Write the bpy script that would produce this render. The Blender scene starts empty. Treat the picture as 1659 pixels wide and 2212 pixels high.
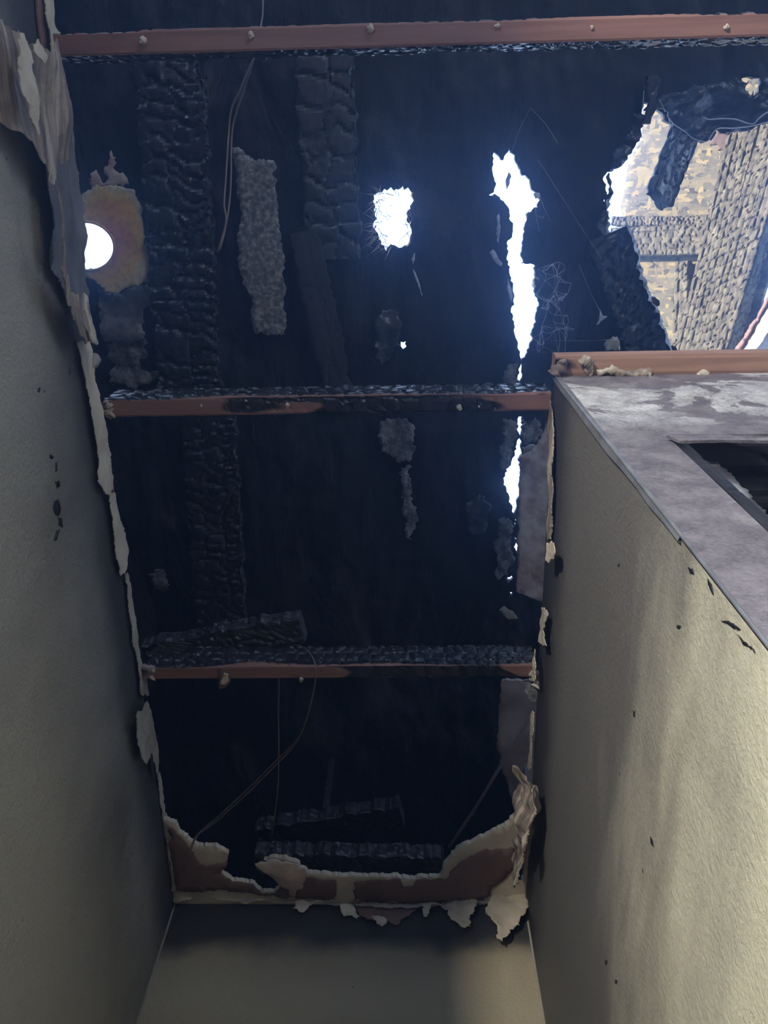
import bpy, bmesh, math, random
import numpy as np
from mathutils import Vector, Matrix, noise
from mathutils.geometry import delaunay_2d_cdt
C = bpy.context.scene.collection
sc = bpy.context.scene

# ---------------------------------------------------------------- camera
F, CX, CY = 1780.0, 829.5, 1106.0            # focal length in pixels of a 1659x2212 frame
def _n(v): v = np.array(v, float); return v / np.linalg.norm(v)
_Z = _n([48, 700, -F]); _Y = _n([105, -(48*105+F*F)/700, -F]); _X = np.cross(_Y, _Z)
M3 = np.array([_X, _Y, _Z])                  # rows: world axes seen from the camera
EYE = np.array([0, 0, .87])
cam = bpy.data.cameras.new('camera'); co = bpy.data.objects.new('camera', cam); C.objects.link(co)
co.matrix_world = Matrix.Translation(EYE) @ Matrix([list(r) for r in M3]).to_4x4()
cam.sensor_fit = 'VERTICAL'; cam.sensor_height = 36; cam.lens = F/2212*36
cam.clip_start = .01; cam.clip_end = 200
sc.camera = co

# ---------------------------------------------------------------- light
w = bpy.data.worlds.new('world'); sc.world = w; w.use_nodes = True
bg = w.node_tree.nodes['Background']; bg.inputs[0].default_value = (.66, .83, 1.0, 1); bg.inputs[1].default_value = 6.4
def lamp(name, kind, loc, rot, energy, color, **kw):
    l = bpy.data.lights.new(name, kind); l.energy = energy; l.color = color
    for k, v in kw.items(): setattr(l, k, v)
    o = bpy.data.objects.new(name, l); C.objects.link(o); o.location = loc
    o.rotation_euler = Vector(rot).to_track_quat('-Z', 'Y').to_euler()
    return o
lamp('sun', 'SUN', (-3, 0, 6), (.80, .16, -.32), 30, (1, .90, .70), angle=.01)
lamp('window_daylight', 'AREA', (-1.22, -2.05, .95), (1.45, 3.0, .95), 250, (1, .93, .80), shape='RECTANGLE', size=.10, size_y=.16)
lamp('rear_fill_light', 'AREA', (1.45, -2.66, 1.1), (-1.5, 2.3, 1.6), 42, (1, .94, .83), shape='RECTANGLE', size=.9, size_y=.9)  # added fill lamp behind the camera, brightens the rusted plate and left wall
sc.view_settings.view_transform = 'Standard'; sc.view_settings.look = 'None'
sc.view_settings.exposure = 0.0; sc.view_settings.gamma = 1; sc.view_settings.use_curve_mapping = False
sc.cycles.use_denoising = True
sc.cycles.max_bounces = 6; sc.cycles.diffuse_bounces = 4; sc.cycles.volume_bounces = 0
sc.cycles.sample_clamp_indirect = 4

# ---------------------------------------------------------------- helpers
rng = random.Random(5)
def ray(px, py): return M3 @ _n([px-CX, -(py-CY), -F])
class Plane:
    def __init__(s, o, n, up=None):
        s.o = np.array(o, float); s.n = _n(n)
        a = np.array(up if up is not None else ([0, 1, 0] if abs(s.n[1]) < .9 else [1, 0, 0]), float)
        s.e2 = _n(a - s.n*np.dot(a, s.n)); s.e1 = np.cross(s.e2, s.n)
    def at(s, px, py):
        d = ray(px, py); t = np.dot(s.o-EYE, s.n)/np.dot(d, s.n); return EYE + d*t
    def uv(s, p): p = np.array(p)-s.o; return (float(np.dot(p, s.e1)), float(np.dot(p, s.e2)))
    def w(s, u, v): return s.o + s.e1*u + s.e2*v
    def off(s, d): q = Plane(s.o + s.n*d, s.n); q.e1, q.e2 = s.e1, s.e2; return q
H = 2.44; XL, XR, YB, YD = -.608, .28, 1.68, .345
CEIL = Plane((0, 0, H), (0, 0, -1)); LW = Plane((XL, 0, 0), (1, 0, 0)); RW = Plane((XR, 0, 0), (-1, 0, 0))
BW = Plane((0, YB, 0), (0, -1, 0)); DW = Plane((0, YD, 0), (0, -1, 0)); DK = Plane((0, 0, 3.4), (0, -.1, -1))

def obj(name, verts, faces, m, parent=None, smooth=False, kind=None, origin=True):
    v = np.array(verts, float)
    o0 = v.mean(0) if (origin and parent is None) else np.zeros(3)
    if parent is not None: o0 = np.array(parent.location)
    me = bpy.data.meshes.new(name); me.from_pydata([tuple(x) for x in (v-o0)], [], [tuple(int(i) for i in f) for f in faces])
    me.validate(); me.update()
    for mm in (m if isinstance(m, (list, tuple)) else [m]): me.materials.append(mm)
    if smooth: me.polygons.foreach_set('use_smooth', [True]*len(me.polygons))
    o = bpy.data.objects.new(name, me); C.objects.link(o)
    if parent is not None: o.parent = parent
    else: o.location = o0
    if kind: o['kind'] = kind
    return o
def tag(o, label, cat=None, group=None):
    o['label'] = label
    if cat: o['category'] = cat
    if group: o['group'] = group
    return o
def empty(name, loc, label, cat, group=None):
    o = bpy.data.objects.new(name, None); C.objects.link(o); o.location = tuple(loc); o.empty_display_size = .05
    return tag(o, label, cat, group)
def box(x0, x1, y0, y1, z0, z1):
    v = [(x, y, z) for x in (x0, x1) for y in (y0, y1) for z in (z0, z1)]
    return v, [(0,1,3,2), (4,6,7,5), (0,4,5,1), (2,3,7,6), (0,2,6,4), (1,5,7,3)]
def boxes(*bs):
    V, Fc = [], []
    for b in bs:
        v, f = box(*b); k = len(V); V += v; Fc += [tuple(i+k for i in q) for q in f]
    return V, Fc
def fbm(p, s, o=3):
    return noise.fractal(Vector((p[0]*s, p[1]*s, p[2]*s)), 1.0, 2.0, o, noise_basis='PERLIN_ORIGINAL')
def jagged(loop, amp, step, seed):
    r = random.Random(seed); out = []; n = len(loop)
    for i in range(n):
        a = np.array(loop[i]); b = np.array(loop[(i+1) % n]); L = np.linalg.norm(b-a); k = max(1, int(L/step))
        d = (b-a)/max(L, 1e-9); nn = np.array([-d[1], d[0]])
        for j in range(k):
            t = j/k; q_ = a+(b-a)*t
            off = 0 if j == 0 else amp*(r.uniform(-1, 1)*.75 + 2.4*noise.noise(Vector((q_[0]*38, q_[1]*38, seed)))+.8*noise.noise(Vector((q_[0]*110, q_[1]*110, seed))))
            out.append(a+(b-a)*t+nn*off)
    return out
def inside(P, loop):
    x, y = P[:, 0], P[:, 1]; L = np.array(loop); c = np.zeros(len(P), bool); j = len(L)-1
    for i in range(len(L)):
        xi, yi = L[i]; xj, yj = L[j]
        if yi != yj: c ^= ((yi > y) != (yj > y)) & (x < (xj-xi)*(y-yi)/(yj-yi)+xi)
        j = i
    return c
def sheet(name, px, plane, m, holes=(), res=.02, thick=.003, jag=.003, step=.006, disp=None, parent=None, seed=1, world=False, kind=None, hjag=None, smooth=True):
    """a torn board or paper sheet: outline (image points seen on the plane, or plane coordinates), optional holes, real thickness"""
    cv = (lambda q: q) if world else (lambda q: plane.uv(plane.at(*q)))
    outer = jagged([cv(q) for q in px], jag, max(step, .02) if kind == 'structure' else step, seed)
    hl = [jagged([cv(q) for q in h], hjag if hjag is not None else jag, step, seed+3+i) for i, h in enumerate(holes)]
    pts, edges = [], []
    for lp in [outer]+hl:
        k = len(pts); pts += [tuple(map(float, p)) for p in lp]; edges += [(k+i, k+(i+1) % len(lp)) for i in range(len(lp))]
    A = np.array(outer); lo, hi = A.min(0), A.max(0); r = random.Random(seed)
    gx = np.arange(lo[0]+res/2, hi[0], res); gy = np.arange(lo[1]+res/2, hi[1], res)
    G = np.array([(a+r.uniform(-.25, .25)*res, b+r.uniform(-.25, .25)*res) for a in gx for b in gy]) if len(gx)*len(gy) else np.zeros((0, 2))
    if len(G):
        ok = inside(G, outer)
        for h in hl: ok &= ~inside(G, h)
        pts += [tuple(map(float, p)) for p in G[ok]]
    vs, _, fs, _, _, _ = delaunay_2d_cdt([Vector(p) for p in pts], edges, [], 0, 1e-6)
    V2 = np.array([(v.x, v.y) for v in vs]); T = np.array([f for f in fs if len(f) == 3])
    cen = V2[T].mean(1); ok = inside(cen, outer)
    for h in hl: ok &= ~inside(cen, h)
    T = T[ok]; used = np.unique(T); mp = -np.ones(len(V2), int); mp[used] = range(len(used)); V2 = V2[used]; T = mp[T]
    n = len(V2); V = []
    for s in (0, 1):
        for u, v in V2:
            p = plane.w(u, v); d = disp(p, u, v) if disp else 0
            V.append(p + plane.n*(d - s*thick))
    a, b, c_ = V2[T[:, 0]], V2[T[:, 1]], V2[T[:, 2]]
    area = (b[:, 0]-a[:, 0])*(c_[:, 1]-a[:, 1])-(b[:, 1]-a[:, 1])*(c_[:, 0]-a[:, 0])
    T[area < 0] = T[area < 0][:, ::-1]
    sgn = np.dot(np.cross(plane.e1, plane.e2), plane.n)
    if sgn < 0: T = T[:, ::-1]
    from collections import Counter
    E = Counter()
    for t in T:
        for i in range(3): E[(int(t[i]), int(t[(i+1) % 3]))] += 1
    Fc = [tuple(t) for t in T] + [tuple(int(x)+n for x in t[::-1]) for t in T]
    for (i, j) in E:
        if (j, i) not in E: Fc.append((j, i, i+n, j+n))
    o = obj(name, V, Fc, m, parent, smooth=False, kind=kind)
    if smooth: o.data.polygons.foreach_set('use_smooth', [len(p.vertices) == 3 for p in o.data.polygons])
    return o
def tube(name, pts, r, m, parent=None, sides=8, sub=6, kind=None, lumpy=0):
    P = [Vector(p) for p in pts]; Q = []
    for i in range(len(P)-1):
        p0, p1, p2, p3 = P[max(i-1, 0)], P[i], P[i+1], P[min(i+2, len(P)-1)]
        for k in range(sub):
            t = k/sub
            Q.append(.5*((2*p1)+(p2-p0)*t+(2*p0-5*p1+4*p2-p3)*t*t+(3*p1-p0-3*p2+p3)*t**3))
    Q.append(P[-1]); V, Fc = [], []
    up = Vector((.3, .5, .8)); n = len(Q)
    for i, q in enumerate(Q):
        d = (Q[min(i+1, n-1)]-Q[max(i-1, 0)]).normalized(); up = (up-d*up.dot(d)).normalized(); s = d.cross(up)
        rr = r[min(i//sub, len(r)-1)] if isinstance(r, (list, tuple)) else r
        for k in range(sides):
            a = 2*math.pi*k/sides; v_ = q+up*math.cos(a)*rr+s*math.sin(a)*rr
            V.append(tuple(v_+(v_-q)*lumpy*2*noise.noise(v_*130) if lumpy else v_))
    for i in range(n-1):
        for k in range(sides):
            a, b = i*sides+k, i*sides+(k+1) % sides; Fc.append((a, b, b+sides, a+sides))
    Fc.append(tuple(range(sides-1, -1, -1))); Fc.append(tuple((n-1)*sides+k for k in range(sides)))
    return obj(name, V, Fc, m, parent, smooth=True, kind=kind)
def rnd(i, j, s=0):
    x = math.sin(i*127.1+j*311.7+s*74.7)*43758.5453; return x-math.floor(x)
def crackdepth(l, s, cl, cs, seed, warp=1.0):
    l0, s0 = l, s
    l += warp*cl*1.1*noise.noise(Vector((l0/cl*.33, s0/cs*1.1, seed)))+cl*.3*noise.noise(Vector((l0/cl*1.5, s0/cl*1.5, seed+4)))
    s += warp*cs*.55*noise.noise(Vector((l0/cl*.45, s0/cs*.4, seed+9)))
    j = math.floor(s/cs); fs = s/cs-j
    lo = l/cl*(0.7+.7*rnd(j, 3, seed))+rnd(j, 1, seed)*5; i = math.floor(lo); fl = lo-i
    wk = .35+.65*rnd(i, j, seed+2)
    e = min(fs, 1-fs)*cs; g = min(fl, 1-fl)*cl; c0 = .13*min(cl, cs)
    k = min(1-(1-min(1, e/c0))*wk, 1-(1-min(1, g/(c0*1.3)))*(.5+.5*wk)); pil = 1-(2*abs(fl-.5))**2.2*.5-(2*abs(fs-.5))**3*.2
    return max(0, k)**.7*.55+.45*pil*(.35+.9*rnd(i, j, seed))+.12*noise.noise(Vector((l0*60, s0*60, seed)))
def char_beam(name, p0, p1, w, h, up, m, cl=.03, cs=.03, depth=.006, res=.006, mask=None, parent=None, seed=1, bend=0, taper=0, kind=None, wane=0, edge=.0, warp=1.0):
    """timber with the checked skin of burnt wood; mask(l, side) = how burnt, 0..1; side 0 = -up face, 1 = +side, 2 = +up, 3 = -side"""
    p0, p1 = np.array(p0, float), np.array(p1, float); L = np.linalg.norm(p1-p0); d = (p1-p0)/L
    up = np.array(up, float); up = _n(up-d*np.dot(up, d)); sd = np.cross(d, up)
    nw, nh, nl = max(2, int(w/res)), max(2, int(h/res)), max(2, int(L/res))
    ring = []
    for i in range(nw): ring.append((-w/2+w*i/nw, -h/2, 0, -1, 0))
    for i in range(nh): ring.append((w/2, -h/2+h*i/nh, 1, 0, 1))
    for i in range(nw): ring.append((w/2-w*i/nw, h/2, 0, 1, 2))
    for i in range(nh): ring.append((-w/2, h/2-h*i/nh, -1, 0, 3))
    R = len(ring); V = []; att = []
    for a in range(nl+1):
        l = L*a/nl; base = p0+d*l+up*bend*math.sin(math.pi*a/nl)
        sc_ = 1-taper*a/nl
        for k, (x, y, nx, ny, side) in enumerate(ring):
            mk = mask(l, side, x, y) if mask else 1.0
            s = k*(2*(w+h)/R)
            dd = 0
            if mk > .02:
                dd = -depth*(1-crackdepth(l, s, cl, cs, seed, warp))*mk - wane*mk*(.5+noise.noise(Vector((l*5, s*5, seed))))
            cornr = .0015
            if abs(abs(x)-w/2) < 1e-6 and abs(abs(y)-h/2) < 1e-6: nx2, ny2 = -math.copysign(cornr, x), -math.copysign(cornr, y)
            else: nx2 = ny2 = 0
            eg = edge*mk*(noise.noise(Vector((l*22, x*9, seed)))+.6*noise.noise(Vector((l*70, x*20, seed+5)))) if edge and abs(x) > w*.3 else 0
            V.append(base+sd*(x*sc_+nx*dd+nx2+eg)+up*(y*sc_+ny*dd+ny2)); att.append(mk)
    Fc = [(a*R+k, a*R+(k+1) % R, (a+1)*R+(k+1) % R, (a+1)*R+k) for a in range(nl) for k in range(R)]
    for a, rev in ((0, True), (nl, False)):
        c = len(V); V.append(p0+d*(L*a/nl)+up*0); att.append(att[a*R])
        for k in range(R):
            t = (a*R+k, a*R+(k+1) % R, c); Fc.append(t[::-1] if not rev else t)
    Fc = [f[::-1] for f in Fc]
    o = obj(name, V, Fc, m, parent, smooth=False, kind=kind)
    at = o.data.attributes.new('char', 'FLOAT', 'POINT'); at.data.foreach_set('value', att)
    return o

# ---------------------------------------------------------------- materials
class MT:
    def __init__(s, name, rough=.7, metal=0, spec=.5):
        s.m = bpy.data.materials.new(name); s.m.use_nodes = True; s.t = s.m.node_tree; s.b = s.t.nodes['Principled BSDF']
        s.b.inputs['Roughness'].default_value = rough; s.b.inputs['Metallic'].default_value = metal
        s.b.inputs['Specular IOR Level'].default_value = spec
        s.pos = s.N('ShaderNodeNewGeometry').outputs['Position']
    def N(s, t, **k):
        n = s.t.nodes.new(t)
        for a, b in k.items(): setattr(n, a, b)
        return n
    def L(s, a, b): s.t.links.new(a, b)
    def map(s, scale=(1, 1, 1), rot=(0, 0, 0), src=None):
        n = s.N('ShaderNodeMapping'); n.inputs['Scale'].default_value = scale; n.inputs['Rotation'].default_value = rot
        s.L(src or s.pos, n.inputs[0]); return n.outputs[0]
    def noise(s, scale, detail=4, vec=None, rough=.55, dist=0):
        n = s.N('ShaderNodeTexNoise'); n.inputs['Scale'].default_value = scale; n.inputs['Detail'].default_value = detail
        n.inputs['Roughness'].default_value = rough; n.inputs['Distortion'].default_value = dist
        s.L(vec or s.pos, n.inputs['Vector']); return n.outputs['Fac']
    def voro(s, scale, vec=None, feature='F1', out='Distance'):
        n = s.N('ShaderNodeTexVoronoi', feature=feature); n.inputs['Scale'].default_value = scale; s.L(vec or s.pos, n.inputs['Vector']); return n.outputs[out]
    def ramp(s, fac, stops, interp='LINEAR'):
        n = s.N('ShaderNodeValToRGB'); cr = n.color_ramp; cr.interpolation = interp
        while len(cr.elements) < len(stops): cr.elements.new(.5)
        for e, (p, c) in zip(cr.elements, stops):
            e.position = p; e.color = (c, c, c, 1) if isinstance(c, (int, float)) else (*c, 1)
        s.L(fac, n.inputs[0]); return n.outputs[0]
    def mix(s, fac, a, b, mode='MIX'):
        n = s.N('ShaderNodeMix', data_type='RGBA', blend_type=mode)
        for i, v in ((0, fac), (6, a), (7, b)):
            if isinstance(v, (int, float)): n.inputs[i].default_value = v if i == 0 else (v, v, v, 1)
            elif isinstance(v, tuple): n.inputs[i].default_value = (*v, 1)
            else: s.L(v, n.inputs[i])
        return n.outputs[2]
    def math(s, op, a, b=0.0, c=None, clamp=False):
        n = s.N('ShaderNodeMath', operation=op, use_clamp=clamp)
        for i, v in enumerate((a, b, c)):
            if v is None: continue
            if isinstance(v, (int, float)): n.inputs[i].default_value = v
            else: s.L(v, n.inputs[i])
        return n.outputs[0]
    def rng(s, v, a, b, c=0., d=1.):
        n = s.N('ShaderNodeMapRange', interpolation_type='SMOOTHSTEP'); s.L(v, n.inputs[0])
        for i, q in enumerate((a, b, c, d)): n.inputs[i+1].default_value = q
        return n.outputs[0]
    def sep(s, v=None):
        n = s.N('ShaderNodeSeparateXYZ'); s.L(v or s.pos, n.inputs[0]); return n.outputs
    def col(s, c):
        if isinstance(c, tuple): s.b.inputs[0].default_value = (*c, 1)
        else: s.L(c, s.b.inputs[0])
    def bump(s, h, strength=.3, dist=.01):
        n = s.N('ShaderNodeBump'); n.inputs['Strength'].default_value = strength; n.inputs['Distance'].default_value = dist
        s.L(h, n.inputs['Height']); s.L(n.outputs[0], s.b.inputs['Normal']); return n
def simple(name, stops, scale=8, rough=.7, bump=.2, bs=60, bd=.004, metal=0, sc3=(1, 1, 1), detail=6, spec=.5):
    q = MT(name, rough, metal, spec); v = q.map(sc3)
    q.col(q.ramp(q.noise(scale, detail, v), stops)); q.bump(q.noise(bs, 5), bump, bd); return q.m

def wall_paint(name, clean, soot, lo, hi, band=(2.33, 2.39), band_amt=.7, streak=(1, 1, 1), rot=(0, 0, 0), amt=.95, tex=75, ny=0, bump=.22, corner=None):
    q = MT(name, .62, spec=.35); sp = q.sep(); z = sp[2]
    big = q.noise(1.3, 4, None, .5, .3); st = q.noise(5, 6, q.map(streak, rot), .6, .3); med = q.noise(6, 7, None, .6)
    zz = q.math('ADD', z, q.math('MULTIPLY', q.math('SUBTRACT', big, .5), .8))
    zz = q.math('ADD', zz, q.math('MULTIPLY', q.math('SUBTRACT', st, .5), .42))
    if ny: zz = q.math('ADD', zz, q.math('MULTIPLY', sp[1], ny))
    f = q.math('MULTIPLY', q.rng(zz, lo, hi), amt)
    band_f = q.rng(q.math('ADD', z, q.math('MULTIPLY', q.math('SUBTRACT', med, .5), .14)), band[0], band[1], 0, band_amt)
    paint = q.mix(q.noise(26, 6), tuple(c*.92 for c in clean), clean)
    c = q.mix(f, paint, q.mix(q.noise(4, 7), soot, tuple(x*1.6 for x in soot)))
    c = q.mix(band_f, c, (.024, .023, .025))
    spk = q.ramp(q.voro(16), [(0, 1), (.035, 1), (.05, 0)])       # small soot specks
    spk = q.math('MULTIPLY', spk, q.ramp(q.noise(6, 2), [(.50, 0), (.56, 1)]))
    c = q.mix(spk, c, (.03, .028, .026)); q.col(c)
    b1 = q.ramp(q.noise(tex, 5, None, .65), [(.3, 0), (.7, 1)]); b2 = q.noise(20, 6, q.map(streak, rot))
    q.bump(q.math('ADD', q.math('MULTIPLY', b1, .6), q.math('MULTIPLY', b2, .6)), bump, .0035)
    return q.m
M = {}
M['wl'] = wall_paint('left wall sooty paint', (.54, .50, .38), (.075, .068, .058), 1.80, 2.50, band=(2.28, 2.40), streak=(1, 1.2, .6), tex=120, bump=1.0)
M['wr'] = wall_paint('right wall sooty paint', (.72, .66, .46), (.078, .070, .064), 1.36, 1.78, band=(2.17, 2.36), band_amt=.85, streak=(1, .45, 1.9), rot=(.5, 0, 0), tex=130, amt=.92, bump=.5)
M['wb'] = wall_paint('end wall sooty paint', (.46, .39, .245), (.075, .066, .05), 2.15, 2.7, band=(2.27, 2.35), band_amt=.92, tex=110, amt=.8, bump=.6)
M['room'] = simple('dull room paint', [(.3, (.30, .28, .24)), (.7, (.40, .38, .32))])
M['floor'] = simple('dusty floor', [(.3, (.22, .20, .17)), (.7, (.34, .31, .27))])

q = MT('door wall scorched paint', .5)
n1 = q.noise(4.2, 9, None, .62, .5); n2 = q.math('ADD', q.math('MULTIPLY', q.noise(24, 8), .55), q.math('MULTIPLY', q.noise(230, 3), .45))
c = q.mix(q.ramp(n2, [(.38, 0), (.62, 1)]), (.10, .088, .094), (.22, .195, .195))
pe = q.ramp(q.math('ADD', n1, q.math('MULTIPLY', q.math('SUBTRACT', n2, .5), .16)), [(.50, 0), (.515, 1)])
zz = q.rng(q.sep()[2], 2.02, 2.2)
c = q.mix(q.math('MULTIPLY', q.math('SUBTRACT', 1, pe), zz), c, q.ramp(n2, [(.38, (.26, .25, .24)), (.62, (.66, .64, .60))]))
c = q.mix(q.math('MULTIPLY', q.ramp(q.noise(9, 9, None, .7), [(.56, 0), (.6, 1)]), .6), c, (.30, .28, .265))
q.col(c); q.bump(q.math('ADD', q.math('MULTIPLY', pe, -.6), q.noise(130, 5)), .4, .004); M['dw'] = q.m

q = MT('charred wood', .36, spec=.8)
q.col(q.ramp(q.noise(30, 6), [(.3, (.008, .008, .009)), (.75, (.024, .023, .024))]))
q.L(q.ramp(q.noise(14, 4), [(.3, .28), (.7, .62)]), q.b.inputs['Roughness']); q.bump(q.noise(160, 5), .35, .0015); M['char'] = q.m
q = MT('burnt roof deck', .6, spec=.4)
patch = q.ramp(q.noise(3.2, 9, q.map((1.5, .6, 1)), .68, .9), [(.54, 0), (.60, 1)])
c = q.mix(q.math('MULTIPLY', patch, .55), q.ramp(q.noise(12, 8), [(.3, (.006, .006, .008)), (.75, (.018, .018, .020))]), (.060, .057, .056)); q.col(c)
q.bump(q.math('ADD', patch, q.noise(50, 7, q.map((1, .4, 1)))), .5, .008); M['deck'] = q.m

def timber(name, a, b, axis=(1, 18, 18), rough=.55):
    q = MT(name, rough); g = q.noise(3.5, 7, q.map(axis), .6, .8)
    wood = q.ramp(g, [(.3, a), (.7, b)]); kn = q.ramp(q.voro(6, q.map((1, 3, 3))), [(0, 0), (.05, 0), (.09, 1)])
    wood = q.mix(kn, tuple(x*.45 for x in a), wood)
    at = q.N('ShaderNodeAttribute', attribute_name='char').outputs['Fac']
    at = q.ramp(q.math('ADD', at, q.math('MULTIPLY', q.math('SUBTRACT', q.noise(35, 5, q.map(tuple(.5+x*.05 for x in axis))), .5), .5)), [(.35, 0), (.62, 1)])
    q.col(q.mix(at, wood, q.ramp(q.noise(30, 6), [(.3, (.008, .008, .009)), (.75, (.026, .025, .026))])))
    q.L(q.math('SUBTRACT', rough+.05, q.math('MULTIPLY', at, .34)), q.b.inputs['Roughness'])
    q.bump(q.math('ADD', g, q.noise(150, 4)), .25, .0015); return q.m
M['joist'] = timber('red brown joist timber', (.19, .09, .065), (.29, .15, .11))
M['plate'] = timber('tan brown plate timber', (.27, .15, .10), (.40, .23, .15), (.6, 14, 14))

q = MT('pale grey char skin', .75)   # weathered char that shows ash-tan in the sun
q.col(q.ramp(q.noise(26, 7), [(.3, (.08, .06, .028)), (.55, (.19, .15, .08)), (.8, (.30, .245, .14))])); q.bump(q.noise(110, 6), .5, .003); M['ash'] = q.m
q = MT('strand board', .7)
base = None
for i, (sx, sy, r_) in enumerate(((16, 70, .3), (66, 20, 1.0), (28, 60, 2.1))):
    v = q.N('ShaderNodeTexVoronoi'); v.inputs['Scale'].default_value = 1; v.inputs['Randomness'].default_value = 1; v.distance = 'MANHATTAN'
    q.L(q.map((sx, sy, sx*.6), (r_*.3, r_*.5, r_)), v.inputs['Vector'])
    s_ = q.sep(v.outputs['Color'])[0]
    cc = q.ramp(s_, [(0, (.035, .024, .010)), (.35, (.10, .08, .042)), (.75, (.21, .165, .085)), (1, (.42, .30, .11))])
    base = cc if base is None else q.mix(q.ramp(s_, [(.45, 0), (.5, 1)]), base, cc)
burn = q.ramp(q.noise(5, 6), [(.60, 0), (.68, 1)])
base = q.mix(q.math('MULTIPLY', burn, .6), base, (.22, .09, .035)); q.col(base)
q.bump(q.noise(80, 6), .4, .004); M['osb'] = q.m

M['paper'] = simple('torn cream board paper', [(.3, (.46, .39, .27)), (.7, (.68, .59, .43))], 14, .8, .3, 90)
M['paperdim'] = simple('dirty tan board paper', [(.3, (.26, .225, .17)), (.7, (.44, .395, .31))], 9, .8, .35, 70, .006, sc3=(1, 1, .6))
M['brown'] = simple('bare brown board paper', [(.3, (.15, .085, .060)), (.7, (.21, .125, .088))], 7, .85, .15, 90)
M['brownlt'] = simple('mottled brown board face', [(.3, (.26, .165, .125)), (.5, (.46, .34, .27)), (.72, (.66, .54, .43))], 11, .85, .3, 140)
M['mottle'] = simple('mottled pinkish board', [(.36, (.40, .26, .20)), (.5, (.66, .48, .39)), (.64, (.86, .72, .60))], 26, .85, .3, 140)
M['sootpaper'] = simple('sooty blue grey board paper', [(.3, (.075, .075, .085)), (.55, (.13, .125, .13)), (.75, (.26, .24, .22))], 6, .65, .35, 60, .006, sc3=(1, .5, 1.2))
M['torn'] = simple('torn tan and brown paper layers', [(.36, (.11, .08, .06)), (.5, (.29, .23, .17)), (.62, (.52, .45, .34))], 8, .8, .5, 45, .008, sc3=(1, .35, 6))
M['wire'] = simple('old brown wire', [(.3, (.10, .07, .065)), (.7, (.20, .15, .14))], 30, .5)
M['nail'] = simple('pale drywall plug', [(.3, (.40, .34, .24)), (.7, (.62, .56, .44))], 90, .8)
M['steel'] = simple('galvanised corner bead', [(.3, (.30, .31, .31)), (.7, (.55, .56, .56))], 25, .32, .2, 90, .002, metal=.7)
M['platemet'] = simple('sooty steel nail plate', [(.3, (.08, .07, .065)), (.7, (.16, .13, .12))], 40, .4, metal=.5)
M['felt'] = simple('grey mineral felt', [(.35, (.10, .105, .10)), (.52, (.24, .24, .22)), (.66, (.52, .50, .45))], 75, .8, .4, 200, sc3=(1, 1, 1))
M['greymetal'] = simple('smoked grey flashing', [(.36, (.07, .065, .07)), (.5, (.20, .195, .19)), (.62, (.42, .41, .39))], 14, .45, .4, 60, .003, metal=.35)
M['foil'] = simple('cracked bitumen ash', [(.3, (.05, .05, .05)), (.65, (.26, .25, .235))], 40, .3, .9, 60, .012)
M['plastic'] = simple('melted black membrane', [(.3, (.01, .011, .014)), (.7, (.05, .055, .065))], 7, .25, .6, 22, .012, sc3=(3, 1, 1))
M['fibre'] = simple('frayed fibre', [(.3, (.35, .30, .2)), (.7, (.6, .54, .4))], 20)
M['web'] = simple('dusty cobweb', [(.3, (.35, .37, .4)), (.7, (.6, .62, .66))], 20)
M['white'] = simple('pale sunlit render', [(.3, (.62, .58, .54)), (.7, (.85, .82, .78))], 14, .8, .7, 30, .01)
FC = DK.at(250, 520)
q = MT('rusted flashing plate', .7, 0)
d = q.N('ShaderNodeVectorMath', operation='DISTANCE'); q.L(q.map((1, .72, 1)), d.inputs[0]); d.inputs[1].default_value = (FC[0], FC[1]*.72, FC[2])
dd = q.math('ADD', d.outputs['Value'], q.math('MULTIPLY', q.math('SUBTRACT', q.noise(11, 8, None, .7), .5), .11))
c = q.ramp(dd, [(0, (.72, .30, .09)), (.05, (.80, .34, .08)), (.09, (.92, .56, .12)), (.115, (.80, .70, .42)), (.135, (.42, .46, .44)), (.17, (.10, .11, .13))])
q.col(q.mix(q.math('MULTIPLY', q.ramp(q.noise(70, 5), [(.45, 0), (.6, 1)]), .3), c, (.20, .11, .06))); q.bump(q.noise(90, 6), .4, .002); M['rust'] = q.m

# ---------------------------------------------------------------- setting
T = .11
obj('wall_left', *boxes((XL-T, XL, -.37, YB+T, 0, H), (XL-T, XL, -2.7, -.37, 1.57, H), (XL-T, XL, -2.7, -.37, 0, .45), (XL-T, XL, -2.7, -1.75, .45, 1.57)), M['wl'], kind='structure')
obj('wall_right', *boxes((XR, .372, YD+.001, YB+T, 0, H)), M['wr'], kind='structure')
obj('wall_back', *boxes((XL, XR, YB, YB+T, 0, H)), M['wb'], kind='structure')
XJ = .372; HD = 2.03; XE = 1.22
obj('wall_doorway', *boxes((XR, XJ, YD-.004, YD, 0, H), (XJ, XE, YD-.004, YD+T, HD, H), (XE, 2.6, YD-.004, YD+T, 0, H)), M['dw'], kind='structure')
obj('wall_rear', *boxes((XL-T, .95, -2.81, -2.7, 0, 3.4), (1.95, 2.7, -2.81, -2.7, 0, 3.4), (.95, 1.95, -2.81, -2.7, 0, .6), (.95, 1.95, -2.81, -2.7, 1.6, 3.4)), M['room'], kind='structure')
obj('wall_far_right', *boxes((2.6, 2.7, -2.7, 3.2, 0, 2.9)), M['room'], kind='structure')
obj('wall_closet_back', *boxes((XR+T, 2.6, 1.2, 1.3, 0, H)), M['char'], kind='structure')
obj('ceiling_closet', *boxes((XR+T, 2.6, YD+T, 1.2, 2.30, 2.33)), M['char'], kind='structure')
obj('floor', *boxes((XL-T, 2.7, -2.81, 3.2, -.1, 0)), M['floor'], kind='structure')

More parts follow.
